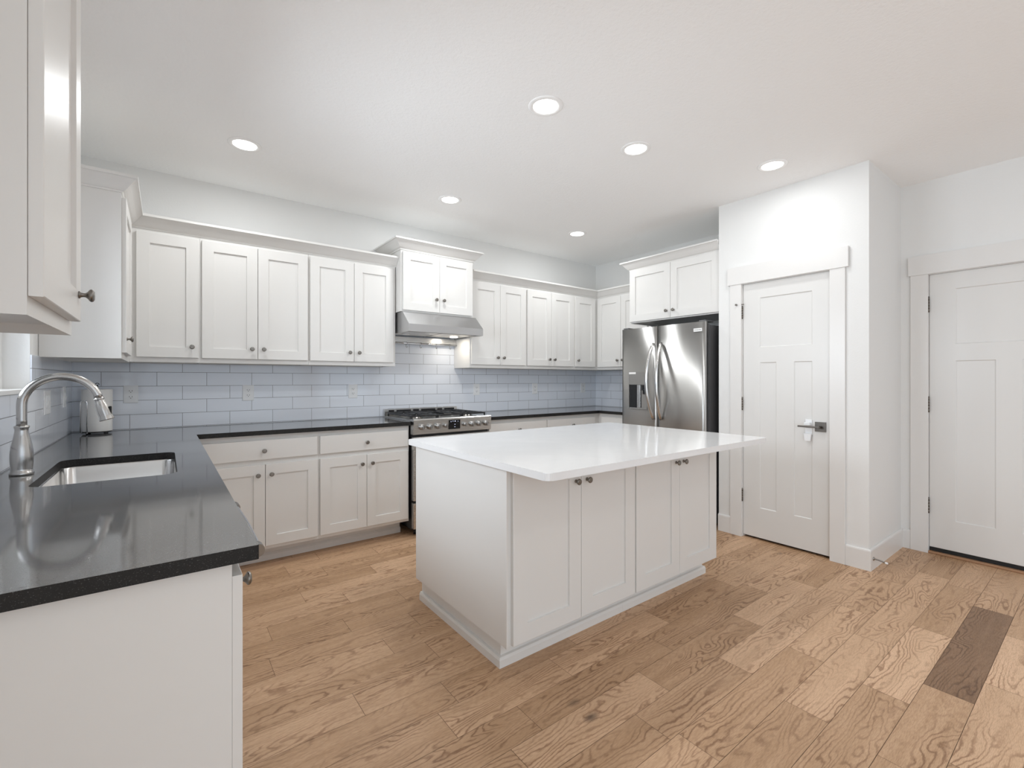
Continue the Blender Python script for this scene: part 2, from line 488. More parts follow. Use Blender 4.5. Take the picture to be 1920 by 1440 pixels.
# back wall with its tile
wb = struct('wall_back', B(LX-T, EX+T, BY, BY+T, 0, CZ), wall_m)
def tiles(name, corners, parent, u0, v0):
    """one slab of tile 6 mm thick; corners (a, b, z0, z1) on plan axis; UV in metres"""
    return
def tile_slab(name, rects, parent, axis, plane, sgn, u0):
    bm = bmesh.new(); uvl = bm.loops.layers.uv.new('UVMap')
    for a0, a1, z0, z1 in rects:
        if axis == 'x': box(bm, a0, a1, min(plane, plane+sgn*.006), max(plane, plane+sgn*.006), z0, z1)
        else: box(bm, min(plane, plane+sgn*.006), max(plane, plane+sgn*.006), a0, a1, z0, z1)
    for f in bm.faces:
        for lp in f.loops:
            c = lp.vert.co
            u = c.x if axis == 'x' else c.y
            lp[uvl].uv = (u-u0+20*.2935, c.z-.938+20*.0973)
    return struct(name, bm, tile_m, parent)
tile_slab('backsplash', [(LX+.006, RX-.0065, CT+.001, 1.3885), (1.5955, 2.3505, 1.3885, 1.72)], wb, 'x', BY-.0005, -1, .248)
# left wall with the sink window
WY0, WY1, WZ0, WZ1 = 1.62, 2.963, 1.222, 2.10
bm = bmesh.new()
box(bm, LX-T, LX, SY, -2.95, 0, CZ); box(bm, LX-T, LX, -.55, WY0, 0, CZ); box(bm, LX-T, LX, -2.95, -.55, 0, .3); box(bm, LX-T, LX, -2.95, -.55, 2.4, CZ); box(bm, LX-T, LX, WY1, BY, 0, CZ)  # opening behind the camera is added for the west fill light
box(bm, LX-T, LX, WY0, WY1, 0, WZ0); box(bm, LX-T, LX, WY0, WY1, WZ1, CZ)
wl = struct('wall_left', bm, wall_m)
tile_slab('backsplash', [(1.085, WY1, CT+.001, 1.2165), (WY1, BY-.0005, CT+.001, 1.3885)], wl, 'y', LX+.0005, 1, .10)
bm = bmesh.new()
xw = LX-.105
for a in ((WY0, WY0+.045, WZ0, WZ1), (WY1-.045, WY1, WZ0, WZ1), (WY0+.045, WY1-.045, WZ0, WZ0+.045), (WY0+.045, WY1-.045, WZ1-.045, WZ1), ((WY0+WY1)/2-.02, (WY0+WY1)/2+.02, WZ0+.045, WZ1-.045)):
    box(bm, xw-.03, xw+.02, a[0], a[1], a[2], a[3])
w1 = struct('window_1', bm, sill_m)
obj('pane', B(xw-.006, xw-.002, WY0+.04, WY1-.04, WZ0+.04, WZ1-.04), glass_m, w1)
obj('window_sill', B(LX-.10, LX+.012, WY0-.03, WY1-.0005, WZ0-.0045, WZ0+.0135, .002), sill_m, w1)
# right wall: behind the fridge, the pantry box, and the wall with the far door
wra = struct('wall_right_alcove', B(RX, EX+T, PN-.1, BY, 0, CZ), wall_m)
tile_slab('backsplash', [(3.034, BY-.0005, CT+.001, 1.3885)], wra, 'y', RX-.0005, -1, .023)
D1Y0, D1Y1, DZ = 1.235, 1.857, 2.052
bm = bmesh.new()
box(bm, PX, PX+.1, D1Y1+.012, PN, 0, CZ); box(bm, PX, PX+.1, PS, D1Y0-.012, 0, CZ); box(bm, PX, PX+.1, D1Y0-.012, D1Y1+.012, DZ+.008, CZ)
box(bm, PX+.1, RX, PN-.1, PN, 0, CZ)
box(bm, PX+.1, EX, PS, PS+.1, 0, CZ)
struct('wall_pantry', bm, wall_m)
D2Y1 = .853; D2Y0 = .040; D2Z = 2.052
bm = bmesh.new()
box(bm, EX, EX+T, D2Y1+.012, PN-.1, 0, CZ); box(bm, EX, EX+T, SY, D2Y0-.012, 0, CZ); box(bm, EX, EX+T, D2Y0-.012, D2Y1+.012, D2Z+.008, CZ)
struct('wall_right', bm, wall_m)
# wall behind the camera with two unseen openings added for the fill lights
bm = bmesh.new()
ops = [(-.4, 2.6, .3, 2.4), (3.0, 4.2, .75, 2.15)]
box(bm, LX-T, EX+T, SY-T, SY, 2.4, CZ); box(bm, LX-T, -.4, SY-T, SY, 0, 2.4); box(bm, -.4, 2.6, SY-T, SY, 0, .3); box(bm, 2.6, 3.0, SY-T, SY, 0, 2.4)
box(bm, 4.2, EX+T, SY-T, SY, 0, 2.4); box(bm, 3.0, 4.2, SY-T, SY, 0, .75); box(bm, 3.0, 4.2, SY-T, SY, 2.15, 2.4)
struct('wall_front', bm, wall_m)

# ------------------------------------------------------------------ doors
def hinge_bm(x, y, z0, z1):
    bm = bmesh.new(); n = 5; h = (z1-z0)/n
    for i in range(n): cyl(bm, (x, y, z0+i*h+.0006), (x, y, z0+(i+1)*h-.0006), .0065, n=12)
    cyl(bm, (x, y, z0-.004), (x, y, z1+.004), .0045, n=10)
    return bm
def room_door(name, px, y0, y1, z0, z1, recs, thick=.035):
    """leaf in plane x=px facing -x; recs in (from hinge side at y1) coordinates"""
    w = y1-y0
    bm = slab(w, z1-z0, thick, recs, .006, .006, .002)
    me = Matrix.Translation((px+thick, y1, z0)) @ Matrix.Rotation(-PI/2, 4, 'Z')
    bm.transform(me)
    o = struct(name, bm, door_m)
    return o
w = D1Y1-D1Y0
d1 = room_door('door_1', PX+.012, D1Y0+.003, D1Y1-.003, .018, DZ-.004, [(.130, .500, 1.514, 1.908), (.130, .254, .236, 1.394), (.378, .500, .236, 1.394)])
for za in (.29, 1.031, 1.772): obj('hinge', hinge_bm(PX-.003, D1Y1-.001, za, za+.10), darknickel_m, d1)
bm = bmesh.new(); cyl(bm, (PX-.012, D1Y1-.02, 1.885), (PX-.012, D1Y1+.035, 1.885), .0035, n=10); cyl(bm, (PX-.03, D1Y1+.035, 1.885), (PX-.004, D1Y1+.035, 1.885), .004, n=10)
cyl(bm, (PX-.034, D1Y1+.035, 1.885), (PX-.028, D1Y1+.035, 1.885), .008, n=12)
obj('hinge_stop', bm, darknickel_m, d1)
# lever handle
bm = bmesh.new(); box(bm, PX+.003, PX+.0115, 1.264, 1.334, .900, .970, .0015)
cyl(bm, (PX+.003, 1.299, .935), (PX-.045, 1.299, .935), .010)
hd = obj('door_handle', bm, darknickel_m, d1)
obj('lever', box(bmesh.new(), PX-.052, PX-.036, 1.290, 1.428, .929, .941, .002), darknickel_m, hd)
obj('latch_plate', B(PX+.004, PX+.012, D1Y0-.0005, D1Y0+.0028, .91, .965), darknickel_m, d1)
# white child lock behind the lever
t = thing('child_safety_lock', 'white plastic child lock stuck behind the lever of the narrow door', 'door lock', (PX+.012, 1.385, .90))
obj('back_plate', B(PX+.0035, PX+.0115, 1.352, 1.398, .872, .985, .003), plastic_m, t)
obj('catch', box(bmesh.new(), PX-.028, PX+.003, 1.356, 1.396, .942, .964, .004), plastic_m, t)
bm = bmesh.new(); prism(bm, [(1.352, .882), (1.402, .882), (1.394, .828), (1.360, .828)], 'x', PX-.014, PX+.0035)
obj('release_tab', bm, plastic_m, t)

d2 = room_door('door_2', EX+.012, D2Y0+.003, D2Y1-.003, .045, D2Z-.004, [(.140, .670, 1.485, 1.884), (.140, .341, .213, 1.367), (.462, .670, .213, 1.367)], .042)
for za in (.295, 1.038, 1.775): obj('hinge', hinge_bm(EX-.003, D2Y1-.001, za, za+.11), darknickel_m, d2)
obj('door_sweep', B(EX+.014, EX+.05, D2Y0+.004, D2Y1-.004, .018, .0445), rubber_m, d2)
# casings
def casing(name, x, y0, y1, zt, hd_over, cw, hh):
    bm = bmesh.new()
    box(bm, x-.018, x-.0005, y1, y1+cw, 0, zt, .001); box(bm, x-.018, x-.0005, y0-cw, y0, 0, zt, .001)
    box(bm, x-.024, x-.0005, y0-cw-hd_over, y1+cw+hd_over, zt, zt+hh, .001)
    # jambs
    box(bm, x, x+.098, y1-.0015, y1+.0115, 0, zt-.004); box(bm, x, x+.098, y0-.0115, y0+.0015, 0, zt-.004); box(bm, x, x+.098, y0-.0115, y1+.0115, zt-.0035, zt+.0075)
    struct(name, bm, trim_m)
casing('trim_1', PX, D1Y0, D1Y1, DZ, .02, .092, .142)
casing('trim_2', EX, D2Y0, D2Y1, D2Z, .013, .100, .142)
struct('trim_3', B(EX-.012, EX+.10, D2Y0-.01, D2Y1+.01, .0005, .016, .004), wood_plain)
struct('trim_4', B(PX+.05, PX+.095, D1Y0, D1Y1, .0005, .012), rubber_m)
def baseboard(name, segs):
    bm = bmesh.new()
    for s in segs: mould(bm, s, [(.0005, 0), (.014, 0), (.014, .128), (.012, .136), (.006, .141), (.0005, .141)])
    struct(name, bm, trim_m)
baseboard('baseboard_pantry', [[(PX, PN), (PX, D1Y1+.0925)], [(PX, D1Y0-.0925), (PX, PS), (EX, PS)]])
baseboard('baseboard_right', [[(EX, PS-.014), (EX, D2Y1+.1005)], [(EX, D2Y0-.1005), (EX, SY+.02)]])

# spring door stop on the pantry corner
t = thing('door_stop', 'nickel spring door stop with white tip on the baseboard corner', 'door stop', (3.79, PS-.0145, .075))
lathe_b = lathe(bmesh.new(), [(.012, 0), (.012, .004), (.006, .008)], (3.79, PS-.0145, .075), (0, -1, 0))
obj('mount', lathe_b, nickel_m, t)
pts = []
for i in range(121):
    s = i/120; pts.append((3.79+.0042*math.cos(s*2*PI*14), PS-.022-.055*s, .075-.008*s*s+.0042*math.sin(s*2*PI*14)))
obj('spring', tube(bmesh.new(), pts, .0014, 6), nickel_m, t)
obj('tip', lathe(bmesh.new(), [(.005, 0), (.0068, .002), (.0068, .012), (.005, .015)], (3.79, PS-.077, .067), (0, -1, -.1)), plastic_m, t)

# ------------------------------------------------------------------ cabinet kit
knob_me = mesh('knob', lathe(bmesh.new(), [(.0085, 0), (.0085, .002), (.0060, .004), (.0048, .008), (.0050, .012), (.0085, .016), (.0135, .019), (.0150, .022), (.0140, .0255), (.0100, .028), (.0090, .0275), (.004, .0285), (.0005, .029)], (0, 0, 0), (0, -1, 0), 22), knob_m)
DT, ST = .019, .068
def body_upper(w, h, d):
    bm = B(0, w, -d, 0, 0, h)
    bm.normal_update()
    f = min(bm.faces, key=lambda q: q.calc_center_median().z)
    r_ = bmesh.ops.inset_region(bm, faces=[f], thickness=.019, depth=0)
    bmesh.ops.translate(bm, verts=f.verts, vec=(0, 0, .022))
    return bm
def leaf(root, name, x0, x1, z0, z1, yf, knob=None, flat=False, st=ST, m=None):
    w_, h_ = x1-x0, z1-z0
    recs = [] if flat else [(st, w_-st, st, h_-st)]
    o = bpy.data.objects.new(name, mesh(name, slab(w_, h_, DT, recs, .009, .0015, .0015), m or cab_m)); C.objects.link(o)
    o.parent = root; o.location = (x0, yf-.0006, z0)
    if knob: inst('knob', knob_me, o, (knob[0]-x0, -DT, knob[1]-z0), (0, PI/4, 0))
    return o
def off_wall(loc, rz, g_=.002):
    n_ = Vector((math.sin(rz), -math.cos(rz), 0))*g_
    return tuple(Vector(loc)+n_)
def upper(name, label, loc, rz, w, h, d, doors, zk=.105, dz=(.032, None), group=None, st=ST):
    """doors: (x0, x1, knob side 'l'/'r')"""
    loc = off_wall(loc, rz); d -= .002
    t = thing(name, label, 'cabinet', loc, rz, group)
    obj('cabinet_body', body_upper(w, h, d), cab_m, t, world=False)
    z1 = dz[1] if dz[1] else h-.035
    for x0, x1, k in doors:
        kx = x0+.036 if k == 'l' else x1-.036
        leaf(t, 'door', x0, x1, dz[0], z1, -d, (kx, zk) if k else None, st=st)
    return t
def base(name, label, loc, rz, w, d, fronts, kick=True, end=None, kr=.135, kz=.12, top=.9025, ke=0):
    loc = off_wall(loc, rz); d -= .002
    t = thing(name, label, 'cabinet', loc, rz)
    bm = B(0, w, -d, 0, kz, top)
    obj('cabinet_body', bm, cab_m, t, world=False)
    if kick:
        obj('toe_kick', B(0, w-ke, -d+kr, -.02, 0, kz-.0005), cab_m, t, world=False)
        obj('kick_moulding', prism(bmesh.new(), [(-d+kr-.0165, 0), (-d+kr-.0005, 0), (-d+kr-.0005, .05), (-d+kr-.004, .05), (-d+kr-.0165, .036)], 'x', 0, w-ke), cab_m, t, world=False)
    for f in fronts:
        kind, x0, x1, z0, z1, kn = f
        leaf(t, kind, x0, x1, z0, z1, -d, kn, flat=(kind == 'drawer'))
    return t
H_UP = 2.262-1.39
FD = .305
# ---- back wall uppers, left of the hood
upper('wall_cabinet', 'white single-door shaker wall cabinet beside the inside corner, over the paper towels', (-.181+.0005, BY, 1.39), 0, .371, H_UP, FD, [(.034, .362, 'r')])
upper('wall_cabinet', 'white two-door shaker wall cabinet, middle one of the run before the hood', (.191, BY, 1.39), 0, .696, H_UP, FD, [(.010, .346, 'r'), (.349, .688, 'l')])
upper('wall_cabinet', 'white two-door shaker wall cabinet directly beside the short hood cabinet, near the range', (.888, BY, 1.39), 0, .706, H_UP, FD, [(.009, .345, 'r'), (.348, .684, 'l')])
# ---- left wall uppers
upper('wall_cabinet', 'white wall cabinet past the sink window, broad plain side panel facing us', (LX, 3.13, 1.386), PI/2, .6605, H_UP+.004, FD, [(.012, .500, 'l')])
upper('wall_cabinet', 'large close white wall cabinet with warm-lit side hanging over the near counter', (LX, 1.083, 1.384), PI/2, .45, H_UP+.006, FD, [(.004, .424, 'r')], zk=.092)
# ---- right of the hood
upper('wall_cabinet', 'white two-door wall cabinet on the far side of the hood, side panel lit by it', (2.351, BY, 1.39), 0, .697, H_UP, FD, [(.012, .351, 'r'), (.354, .686, 'l')])
upper('wall_cabinet', 'white two-door wall cabinet between the hood-side cabinet and the single corner door', (3.0485, BY, 1.39), 0, .702, H_UP, FD, [(.010, .346, 'r'), (.349, .690, 'l')])
upper('wall_cabinet', 'white single-door wall cabinet filling the far inside corner', (3.751, BY, 1.39), 0, .3985, H_UP, FD, [(.014, .344, 'l')])
upper('wall_cabinet', 'white wall cabinet beside the refrigerator, second door cut off by the fridge cabinet', (RX, 3.7915, 1.39), -PI/2, .765, H_UP, FD, [(.016, .368, 'r'), (.371, .730, 'l')])
# corner fillers behind the face frames
# ---- hood cabinet
HX0, HX1, HYF = 1.600, 2.322, 3.685
t = upper('hood_cabinet', 'short white two-door cabinet with its own crown above the stainless range hood', (HX0, BY, 1.857), 0, HX1-HX0, .548, BY-HYF, [(.014, .358, 'r'), (.361, .706, 'l')], zk=.125, dz=(.014, .512), st=.066)
crown = [(0, 0), (.006, 0), (.009, .010), (.014, .014), (.020, .018), (.034, .034), (.052, .056), (.066, .070), (.070, .072), (.076, .074), (.076, .086), (0, .086)]
def cr(z, k=1.0): return [(o*k+.0004, z+h) for o, h in crown]
obj('crown_moulding', mould(bmesh.new(), [(HX0, BY-.003), (HX0, HYF-.0004), (HX1, HYF-.0004), (HX1, BY-.003)], cr(2.381)), cab_m, t)
# ---- cabinet over the fridge
FCX = 3.80
t = upper('fridge_cabinet', 'deep white two-door cabinet with crown above the stainless refrigerator', (RX, 3.022, 1.846), -PI/2, .966, .56, RX-FCX, [(.006, .476, 'r'), (.479, .955, 'l')], zk=.08, dz=(.012, .530), st=.068)
def hide_local(b): return b
bmc = mould(bmesh.new(), [(RX-.003, 3.022), (FCX-.0004, 3.022), (FCX-.0004, 2.0575)][::-1], [(-o, z) for o, z in cr(2.379)])
obj('crown_moulding', bmc, cab_m, None).name = 'crown_tmp'
ct = bpy.data.objects['crown_tmp']; ct.name = 'crown_moulding'
ct.data.transform((Matrix.Translation(t.location) @ Matrix.Rotation(t.rotation_euler.z, 4, 'Z')).inverted()); ct.parent = t
# ---- continuous crowns
ucr = [(0, 2.248), (.005, 2.248), (.008, 2.256), (.014, 2.258), (.022, 2.266), (.040, 2.288), (.056, 2.306), (.062, 2.312), (.069, 2.314), (.069, 2.329), (0, 2.329)]
ucr = [(o+.0006, z) for o, z in ucr]
FYb = BY-FD
tag(obj('crown_moulding', mould(bmesh.new(), [(LX+.001, 3.13), (LX+FD, 3.13), (LX+FD, FYb), (HX0-.001, FYb)], ucr), cab_m), 'white crown moulding running round the corner over the long cabinet run before the hood', 'crown moulding')
tag(obj('crown_moulding', mould(bmesh.new(), [(2.352, FYb), (RX-FD, FYb), (RX-FD, 3.0995)], ucr), cab_m), 'white crown moulding over the cabinets between hood and refrigerator', 'crown moulding')

# ------------------------------------------------------------------ base cabinets
BD = .587
base('base_cabinet', 'white base cabinet with drawer and two doors tucked into the dark counter corner', (.1105, BY, 0), 0, .777, BD,
     [('drawer', .062, .767, .735, .866, (.425, .795)), ('door', .062, .431, .145, .700, (.388, .632)), ('door', .434, .772, .145, .700, (.469, .632))])
base('base_cabinet', 'white base cabinet with drawer and two doors right beside the range', (.888, BY, 0), 0, .703, BD,
     [('drawer', .010, .690, .735, .866, (.350, .795)), ('door', .010, .350, .145, .700, (.312, .632)), ('door', .353, .690, .145, .700, (.391, .632))], ke=.02)
base('base_cabinet', 'white base cabinet on the far side of the range, half hidden behind the island top', (2.362, BY, 0), 0, .722, BD,
     [('drawer', .012, .708, .735, .866, (.36, .795)), ('door', .012, .358, .145, .700, (.32, .632)), ('door', .361, .708, .145, .700, (.399, .632))])
base('base_cabinet', 'white base cabinet at the far inside corner under the dark counter', (3.0845, BY, 0), 0, .782, BD,
     [('drawer', .010, .700, .735, .866, (.355, .795)), ('door', .010, .352, .145, .700, (.315, .632)), ('door', .355, .700, .145, .700, (.392, .632))])
base('base_cabinet', 'white base cabinet between the far corner and the refrigerator', (RX, BY-BD-.0005, 0), -PI/2, .475, BD,
     [('drawer', .05, .463, .735, .866, (.26, .795)), ('door', .05, .463, .145, .700, (.425, .632))])
# left run (fronts face the room)
LD = .597
t = base('base_cabinet', 'close narrow white base cabinet with plain end panel under the near counter end', (LX, 1.110, 0), PI/2, .185, LD,
     [('door', .002, .178, .125, .868, (.095, .822))], kick=False, kz=.10, top=.9025)
obj('end_panel', B(0, .0185, -LD+.001, 0, 0, .0995), cab_m, t, world=False)
obj('toe_kick', B(.019, .184, -LD+.09, -.02, 0, .0995), cab_m, t, world=False)
base('base_cabinet', 'white sink base cabinet between the dishwasher and the inside corner', (LX, 1.9055, 0), PI/2, 1.60, LD,
     [('drawer', .01, .78, .735, .866, None), ('door', .01, .393, .145, .700, (.355, .632)), ('door', .396, .78, .145, .700, (.434, .632))], top=.68)
# thin rail carrying the counter over the sink base front
r_ = obj('apron_rail', B(LX+LD-.02, LX+LD-.0005, 1.9055, BY-BD-.03, .6805, .9025), cab_m)
sb = [o for o in C.objects if o.type == 'EMPTY' and o.get('label', '').startswith('white sink base')][0]
r_.data.transform((Matrix.Translation(sb.location) @ Matrix.Rotation(PI/2, 4, 'Z')).inverted()); r_.parent = sb

# dishwasher
DY0, DY1 = 1.2975, 1.9035
t = thing('dishwasher', 'stainless dishwasher under the near counter, only its bar handle peeking past the edge', 'dishwasher', (LX+.3, 1.6, 0))
obj('tub', B(LX+.02, .105, DY0+.002, DY1-.002, .10, .900), grey_m, t)
obj('door', B(.1055, .130, DY0+.004, DY1-.004, .12, .868, .003), steel_m, t)
obj('toe_panel', B(.05, .06, DY0+.002, DY1-.002, 0.001, .0995), black_m, t)
hb = obj('handle', tube(bmesh.new(), [(.193+.004*math.sin(PI*i/16), DY0+.06+(DY1-DY0-.12)*i/16, .835) for i in range(17)], .011, 14), chrome_m, t)
for yy in (DY0+.045, DY1-.075):
    bm = bmesh.new()
    dpts = [(.1305, .818), (.191, .818)]+[(.191+.017*math.sin(PI*k/10), .835-.017*math.cos(PI*k/10)) for k in range(1, 10)]+[(.191, .852), (.1305, .852)]
    prism(bm, dpts, 'y', yy, yy+.03)
    obj('handle_bracket', bm, knob_m, hb)

# ------------------------------------------------------------------ countertops
CX1, CYF, CTH = .157, 3.470, .030
CZ0 = CT-CTH
SX0, SX1, SYa, SYb = -.352, .037, 2.085, 2.715
def counter_L(name, outer, hole, z0, z1, m, label, cat):
    bm = bmesh.new()
    def loop(pts, z): return [bm.verts.new((x, y, z)) for x, y in pts]
    c = .0015
    if hole is None:
        prism(bm, outer, 'z', z0, z1)
        es = [e for e in bm.edges if abs(e.verts[0].co.z-e.verts[1].co.z) < 1e-6]
        bmesh.ops.bevel(bm, geom=es, offset=c, segments=2, affect='EDGES', profile=.5)
    else:
        for z, flip in ((z0, True), (z1, False)):
            o = loop(outer, z); h = loop(hole, z)
            eo = [bm.edges.new((o[i], o[(i+1) % len(o)])) for i in range(len(o))]
            eh = [bm.edges.new((h[i], h[(i+1) % len(h)])) for i in range(len(h))]
            bmesh.ops.triangle_fill(bm, edges=eo+eh, use_beauty=True, use_dissolve=False)
            if z == z0: o0, h0 = o, h
        for A_, B_ in ((o0, o), (h0, h)):
            for i in range(len(A_)): bm.faces.new((A_[i], A_[(i+1) % len(A_)], B_[(i+1) % len(B_)], B_[i]))
    bmesh.ops.recalc_face_normals(bm, faces=bm.faces)
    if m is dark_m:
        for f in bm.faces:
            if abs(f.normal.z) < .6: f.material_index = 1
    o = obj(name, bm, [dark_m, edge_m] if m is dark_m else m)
    return tag(o, label, cat)
out = fillet([(LX+.001, 1.083), (CX1, 1.083), (CX1, CYF), (1.592, CYF), (1.592, BY-.007), (LX+.001, BY-.007)], [0, .004, 0, .003, 0, 0], 3)
hole = fillet([(SX0, SYa), (SX1, SYa), (SX1, SYb), (SX0, SYb)], .045, 7)
counter_L('countertop', out, hole, CZ0, CT, dark_m, 'charcoal L-shaped countertop with the undermount sink cut into it', 'countertop')
out = fillet([(2.363, CYF), (3.830, CYF), (3.830, 3.036), (RX-.007, 3.036), (RX-.007, BY-.007), (2.363, BY-.007)], 0)
counter_L('countertop', out, None, CZ0, CT, dark_m, 'charcoal countertop between the range and the refrigerator', 'countertop')

# sink
t = thing('sink', 'undermount stainless steel sink bowl set into the charcoal countertop', 'sink', ((SX0+SX1)/2, (SYa+SYb)/2, .70))
bm = bmesh.new()
rings = []
for off, z, rr in ((-.020, CZ0-.001, .06), (.0, CZ0-.001, .045), (.003, CZ0-.006, .045), (.007, .745, .045), (.014, .722, .05), (.035, .708, .06), (.16, .700, .02)):
    p = fillet([(SX0+off, SYa+off), (SX1-off, SYa+off), (SX1-off, SYb-off), (SX0+off, SYb-off)], rr, 7)
    rings.append([bm.verts.new((x, y, z)) for x, y in p])
for a, b_ in zip(rings, rings[1:]):
    for i in range(len(a)):
        f = bm.faces.new((a[i], a[(i+1) % len(a)], b_[(i+1) % len(b_)], b_[i])); f.smooth = True
bm.faces.new(rings[-1])
so = obj('bowl', bm, sink_m, t)
md = so.modifiers.new('thick', 'SOLIDIFY'); md.thickness = .0012; md.offset = -1
cx, cy = (SX0+SX1)/2, (SYa+SYb)/2
obj('drain', lathe(bmesh.new(), [(.045, 0), (.043, .003), (.036, .003), (.033, .0005), (.012, .0005), (.010, .004), (.0005, .005)], (cx, cy, .7008)), chrome_m, t)

# faucet
FX, FY = -.413, 2.392
t = thing('faucet', 'brushed nickel gooseneck pull-down faucet standing behind the sink', 'faucet', (FX, FY, CT))
obj('base', lathe(bmesh.new(), [(.0315, 0), (.0325, .004), (.0315, .010), (.0285, .014), (.0280, .022), (.0300, .042), (.0310, .062), (.0300, .085), (.0262, .112), (.0210, .138), (.0180, .158), (.0180, .166), (.0205, .170), (.0205, .175), (.0165, .178)], (FX, FY, CT+.0005), n=32), faucet_m, t)
R_ = .105; czf = 1.183; pts = [(FX, FY, z) for z in (CT+.176, 1.13, 1.155)]
for i in range(25):
    th = PI-(PI*.93)*i/24
    pts.append((FX+R_+R_*math.cos(th), FY, czf+R_*math.sin(th)))
obj('spout', tube(bmesh.new(), pts, .0142, 20), faucet_m, t)
e = Vector(pts[-1]); dr = (Vector(pts[-1])-Vector(pts[-2])).normalized()
fl_ = lambda th, h: 1+(.035*math.cos(8*th) if h > .035 else 0)
hd = obj('spray_head', lathe(bmesh.new(), [(.0150, 0), (.0165, .002), (.0165, .006), (.0152, .008), (.0160, .014), (.0188, .028), (.0208, .044), (.0212, .056), (.0205, .068), (.0205, .076), (.0228, .086), (.0225, .090), (.015, .090)], e, dr, 40, fl_), faucet_m, t)
bm = bmesh.new(); q = e+dr*.045
box(bm, q.x+.017, q.x+.026, q.y-.008, q.y+.008, q.z-.030, q.z+.010, .003)
obj('spray_button', bm, rubber_m, hd)
bm = bmesh.new()
cyl(bm, (FX, FY+.022, 1.012), (FX, FY+.052, 1.012), .013, .015, 20)
cyl(bm, (FX, FY+.052, 1.012), (FX, FY+.060, 1.012), .015, .010, 20)
lv = obj('lever_hub', bm, faucet_m, t)
obj('lever', tube(bmesh.new(), [(FX, FY+.046, 1.02), (FX, FY+.053, 1.05), (FX-.001, FY+.053, 1.08), (FX-.002, FY+.050, 1.105), (FX-.003, FY+.050, 1.125), (FX-.003, FY+.055, 1.137)], .005, 12, rad=[.0045, .0042, .005, .007, .0065, .004]), faucet_m, lv)

# paper towel holder and roll
HXp, HYp = -.345, 3.937
t = thing('paper_towel_holder', 'black and chrome wire paper towel holder in the counter corner', 'paper towel holder', (HXp, HYp, CT))
bm = bmesh.new(); lathe(bm, [(.070, .008), (.072, .010), (.070, .014), (.010, .014)], (HXp, HYp, CT), n=28)
for k in range(4):
    a = PI/4+k*PI/2; lathe(bm, [(.007, .0005), (.009, .004), (.007, .009)], (HXp+.060*math.cos(a), HYp+.060*math.sin(a), CT), n=12)
obj('base', bm, black_m, t)
bm = bmesh.new(); cyl(bm, (HXp, HYp, CT+.014), (HXp, HYp, 1.243), .004, n=12)
tube(bm, [(HXp-.009+.009*(1-math.cos(PI*i/8)), HYp, 1.243+.010*math.sin(PI*i/8)) for i in range(9)], .0022, 8)
obj('post', bm, black_m, t)
bm = bmesh.new(); xa, ya = HXp-.055, HYp-.083
pts = [(xa-.015, ya, CT+.012), (xa-.015, ya, 1.13)]+[(xa-.015*math.cos(PI*i/10), ya, 1.13+.015*math.sin(PI*i/10)) for i in range(1, 10)]+[(xa+.015, ya, 1.13), (xa+.015, ya, CT+.012)]
tube(bm, pts, .0032, 10)
tube(bm, [(xa-.015, ya, CT+.012), (xa-.010, ya+.03, CT+.011)], .003, 8); tube(bm, [(xa+.015, ya, CT+.012), (xa+.018, ya+.03, CT+.011)], .003, 8)
obj('tension_arm', bm, chrome_m, t)
bm = bmesh.new()
pr = [(.0205, 0), (.0725, 0), (.075, .003), (.075, .262), (.0725, .265), (.0205, .265), (.0205, 0)]
n = 40; rg = [[bm.verts.new((HXp+r*math.cos(2*PI*i/n), HYp+r*math.sin(2*PI*i/n), CT+.0155+h)) for i in range(n)] for r, h in pr[:-1]]
for q in range(len(rg)):
    a, b_ = rg[q], rg[(q+1) % len(rg)]
    for i in range(n):
        f = bm.faces.new((a[i], a[(i+1) % n], b_[(i+1) % n], b_[i])); f.smooth = q in (2,)
tag(obj('paper_towel_roll', bm, paper_m), 'full white paper towel roll standing on the holder behind the faucet', 'paper towels')

# ------------------------------------------------------------------ outlets and switches
def outlet_proto(kind):
    pl = slab(.078, .120, .005, [], ch=.002)
    return mesh('cover_plate', pl, plastic_m)
plate_me = outlet_proto('o')
bm = bmesh.new()
pts = fillet([(.039-.0165, -.0135), (.039+.0165, -.0135), (.039+.0165, .0135), (.039-.0165, .0135)], .008, 4)
prism(bm, pts, 'y', -.0072, -.0051)
sock_me = mesh('socket', bm, plastic_m)
bm = bmesh.new()
for zc in (0,):
    box(bm, .039-.0085, .039-.0062, -.0076, -.0073, zc-.001, zc+.008); box(bm, .039+.0062, .039+.0085, -.0076, -.0073, zc-.001, zc+.008)
    cyl(bm, (.039, -.0076, zc-.0065), (.039, -.0073, zc-.0065), .0026, n=10)
slots_me = mesh('slots', bm, slot_m)
def outlet(label, x, y, z, rz, name='wall_outlet'):
    t = thing(name, label, 'outlet', (x, y, z), rz)
    inst('cover_plate', plate_me, t)
    for zc in (.040, .080):
        s = inst('socket', sock_me, t, (0, 0, zc))
        inst('slots', slots_me, s)
    return t
yb = BY-.0068
outlet('white outlet on the tile right next to the faucet head and paper towels', -.226, yb, 1.115, 0)
outlet('white outlet on the tile midway between the corner and the range', .478, yb, 1.112, 0)
outlet('white outlet on the tile nearest the range on its sink side', 1.287, yb, 1.112, 0)
outlet('white outlet on the tile just past the range', 2.580, yb, 1.110, 0)
outlet('white outlet on the shaded tile halfway from the range to the far corner', 3.382, yb, 1.110, 0)
outlet('white outlet on the tile closest to the far inside corner', 4.172, yb, 1.110, 0)
